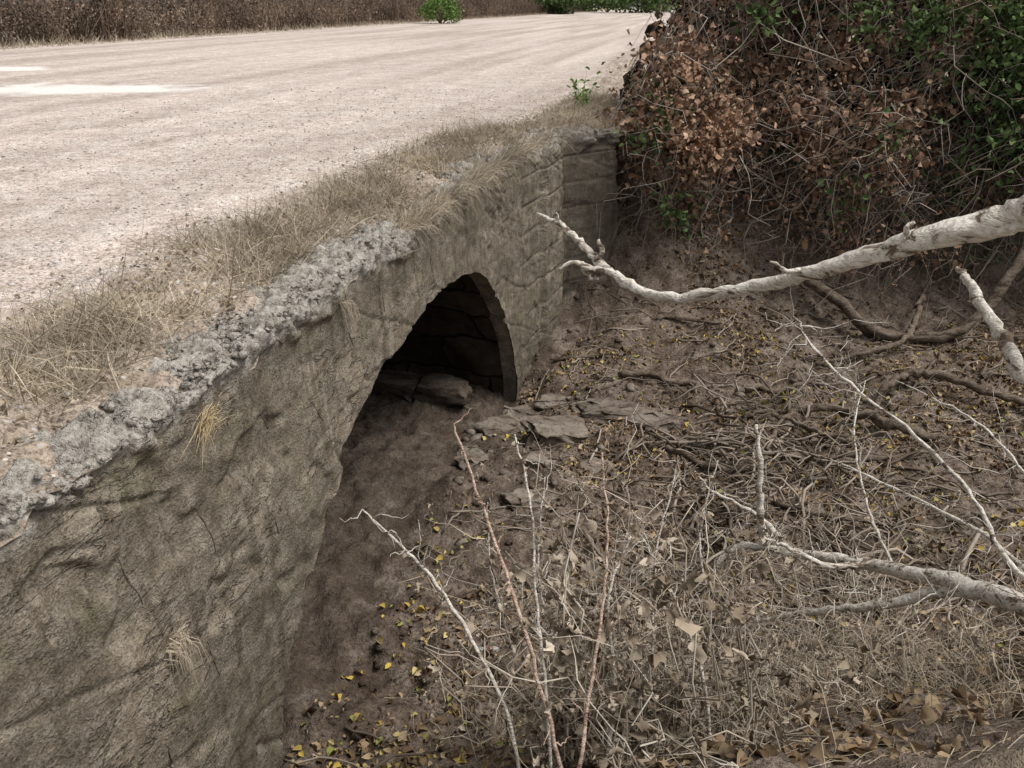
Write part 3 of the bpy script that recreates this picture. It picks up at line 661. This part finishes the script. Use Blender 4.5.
for i in range(16):
    bx=R.uniform(2.6,8.5); by=R.uniform(12.6,14.5); l=R.uniform(2.5,4.5)
    p=smooth_path([(bx,by,float(g(bx,by))-.1),(bx+.3*R.randn(),by-.2,.6),(bx+.7*R.randn(),by-.5*R.rand(),l-.8)],16)
    tube(TR,p,[.06,.045,.02],7,.3,i)
TR.make('trunks',DARKW,th,True)
A=Acc();B=Acc(); e=empty('green_roadside_plant'); bx,by=1.05,13.0
for i in range(9):
    d=np.array([R.normal(0,.25),R.normal(0,.25),1.]); l=.35+.35*R.rand(); p=np.array([bx,by,-.02])+np.linspace(0,1,6)[:,None]*d*l
    tube(A,p,[.006,.002],4); k=10; leaves(B,p[R.randint(1,6,k)]+R.randn(k,3)*.035,.09,.2,.4,.4)
A.make('stalks',M_brightg,e); B.make('leaves',M_brightg,e)
# ------------------------------------------------------------------ discarded bottle
def bottle(name,c,ang,L_,r,mat,labelmat=None):
    e=empty(name); prof=[(0,.2),(.02,.9),(.06,1),(.3,.97),(.34,.9),(.38,1),(.62,1),(.78,.75),(.88,.36),(.93,.34),(.94,.42),(1,.42)]
    d=np.array([math.cos(ang),math.sin(ang),.04]); A=Acc(); p=np.array([np.array(c)+d*L_*a for a,_ in prof]); tube(A,p,[b*r for _,b in prof],16); A.make('body',mat,e,True)
    if labelmat:
        A=Acc(); p=np.array([np.array(c)+d*L_*a for a in (.40,.5,.60)]); tube(A,p,[r*1.02]*3,16); A.make('label',labelmat,e,True)
m1,_,b1=newmat('cloudy_plastic',.35); b1.inputs['Base Color'].default_value=(.34,.32,.30,1)
m2,_,b2=newmat('faded_red_label',.6); b2.inputs['Base Color'].default_value=(.28,.11,.09,1)
bottle('plastic_bottle',(-.27,4.42,gz(-.15,4.42)+.035),.05,.22,.028,m1,m2)
# ------------------------------------------------------------------ distant scrub
A=Acc(); n=5000
y=18+ (R.rand(n)**1.8)*170; d=26.8+np.abs(R.randn(n))*2.4; x=W(y)-d; h=(.3+.9*R.rand(n)**2)*(.8+.9*fbm(x*.3,y*.3,0,2))
b=np.stack([x,y,0*x-.05],1); tip=b+np.stack([.45*R.randn(n),.45*R.randn(n),np.abs(h)+.1],1)
blades(A,b,tip,(b+tip)/2+R.randn(n,3)*.12,.008+.014*R.rand(n))
for i in range(900):
    y=18+R.rand()**1.5*200; far=R.rand()<.35; d=(33+R.rand()*14) if far else 26.9+R.rand()**1.5*8; x=float(W(y))-d
    hh=(1.2+2.4*R.rand()**1.5)*(1+.5*vn(y*.15,2.)); hh=float(hh)*(1.7 if far else 1.); m=130; sp=(.5+.6*R.rand())*(1.9 if far else 1.)
    c=np.array([x,y,hh*.48])+R.randn(m,3)*[sp,sp,hh*.28]; c[:,2]=np.abs(c[:,2]); leaves(A,c,(.06+.12*R.rand(m))*(1.8 if far else 1.),.1,.5,.5)
    for j in range(6):
        p=np.array([x,y,0])+R.randn(3)*[.5,.5,0]; q=p+np.array([R.randn()*.7,R.randn()*.7,hh*(.6+.7*R.rand())]); tube(A,smooth_path([p,(p+q)/2+R.randn(3)*.15,q],5),[.03,.006],3)
A.make('distant_dry_scrub',M_far)
A=Acc(); n=14000; y=20+R.rand(n)**1.7*200; d=24.6+R.rand(n)**.7*2.9; x=W(y)-d; b=np.stack([x,y,0*x],1); tip=b+np.stack([.2*R.randn(n),.2*R.randn(n),.08+.4*R.rand(n)**2],1)
blades(A,b,tip,(b+tip)/2,.012); A.make('far_verge_grass',M_straw)
def bush(name,x,y,w,h,n,mat,ls):
    e=empty(name); A=Acc(); B=Acc()
    for i in range(7):
        p=smooth_path([(x,y,-.1),(x+R.randn()*w*.2,y+R.randn()*w*.2,h*.4),(x+R.randn()*w*.4,y+R.randn()*w*.3,h*.8)],8); tube(A,p,[.05*h/2,.02],5)
    A.make('branches',DARKW,e)
    for i in range(18):
        c=np.array([x,y,h*.55])+R.randn(3)*[w*.33,w*.33,h*.22]; m=n//18; leaves(B,c+R.randn(m,3)*[w*.14,w*.14,h*.1],ls*(.7+.6*R.rand(m)),.1,.5,.7)
    B.make('foliage',mat,e)
M_mg=island_mat('bush_leaves_mat',[(.08,.15,.035),(.13,.22,.055),(.17,.27,.08)],.3)
bush('green_bush',-6.3,78,2.8,2.6,1600,M_mg,.2)
for i,(x,y,w,h) in enumerate(((26,170,9,5),(20,185,8,4.5),(33,190,10,5),(8,150,6,3),(40,210,14,6),(14,200,9,3.5))):
    bush('distant_tree' if i==0 else 'distant_tree.%03d'%i,x,y,w,h,1400,M_green,.6)
A=Acc(); n=6000; y=15+R.rand(n)**1.5*120; x=W(y)+.2+R.rand(n)*2.5; b=np.stack([x,y,0*x-.04],1); tip=b+np.stack([.12*R.randn(n),.12*R.randn(n),.15+.4*R.rand(n)],1)
blades(A,b,tip,(b+tip)/2,.006); A.make('road_edge_grass',M_straw)
# ------------------------------------------------------------------ light
w=bpy.data.worlds.new('World'); scene.world=w; w.use_nodes=True; nt=w.node_tree
sky=nt.nodes.new('ShaderNodeTexSky'); sky.sky_type='NISHITA'; sky.sun_disc=False
EL,AZ=math.radians(60),math.radians(100)
sky.sun_elevation=EL; sky.sun_rotation=AZ; sky.air_density=1.; sky.dust_density=3.
hs=nt.nodes.new('ShaderNodeHueSaturation'); hs.inputs['Saturation'].default_value=.06
nt.links.new(sky.outputs[0],hs.inputs['Color']); bg=nt.nodes['Background']; nt.links.new(hs.outputs[0],bg.inputs['Color']); bg.inputs['Strength'].default_value=.15
sl=bpy.data.lights.new('sun','SUN'); sl.energy=2.6; sl.angle=math.radians(22); sl.color=(1,.96,.90)
so_=link(bpy.data.objects.new('sun',sl))
dirv=Vector((math.sin(AZ)*math.cos(EL),math.cos(AZ)*math.cos(EL),math.sin(EL)))
so_.rotation_euler=dirv.to_track_quat('Z','Y').to_euler()
# ------------------------------------------------------------------ camera
cd=bpy.data.cameras.new('camera'); cd.sensor_width=36; cd.lens=28; cd.clip_end=1000; cd.clip_start=.05
co=link(bpy.data.objects.new('camera',cd)); co.location=(0,0,1.6); co.rotation_euler=(math.radians(90-25.5),0,0)
scene.camera=co
scene.view_settings.view_transform='Standard'; scene.view_settings.look='None'; scene.view_settings.exposure=0
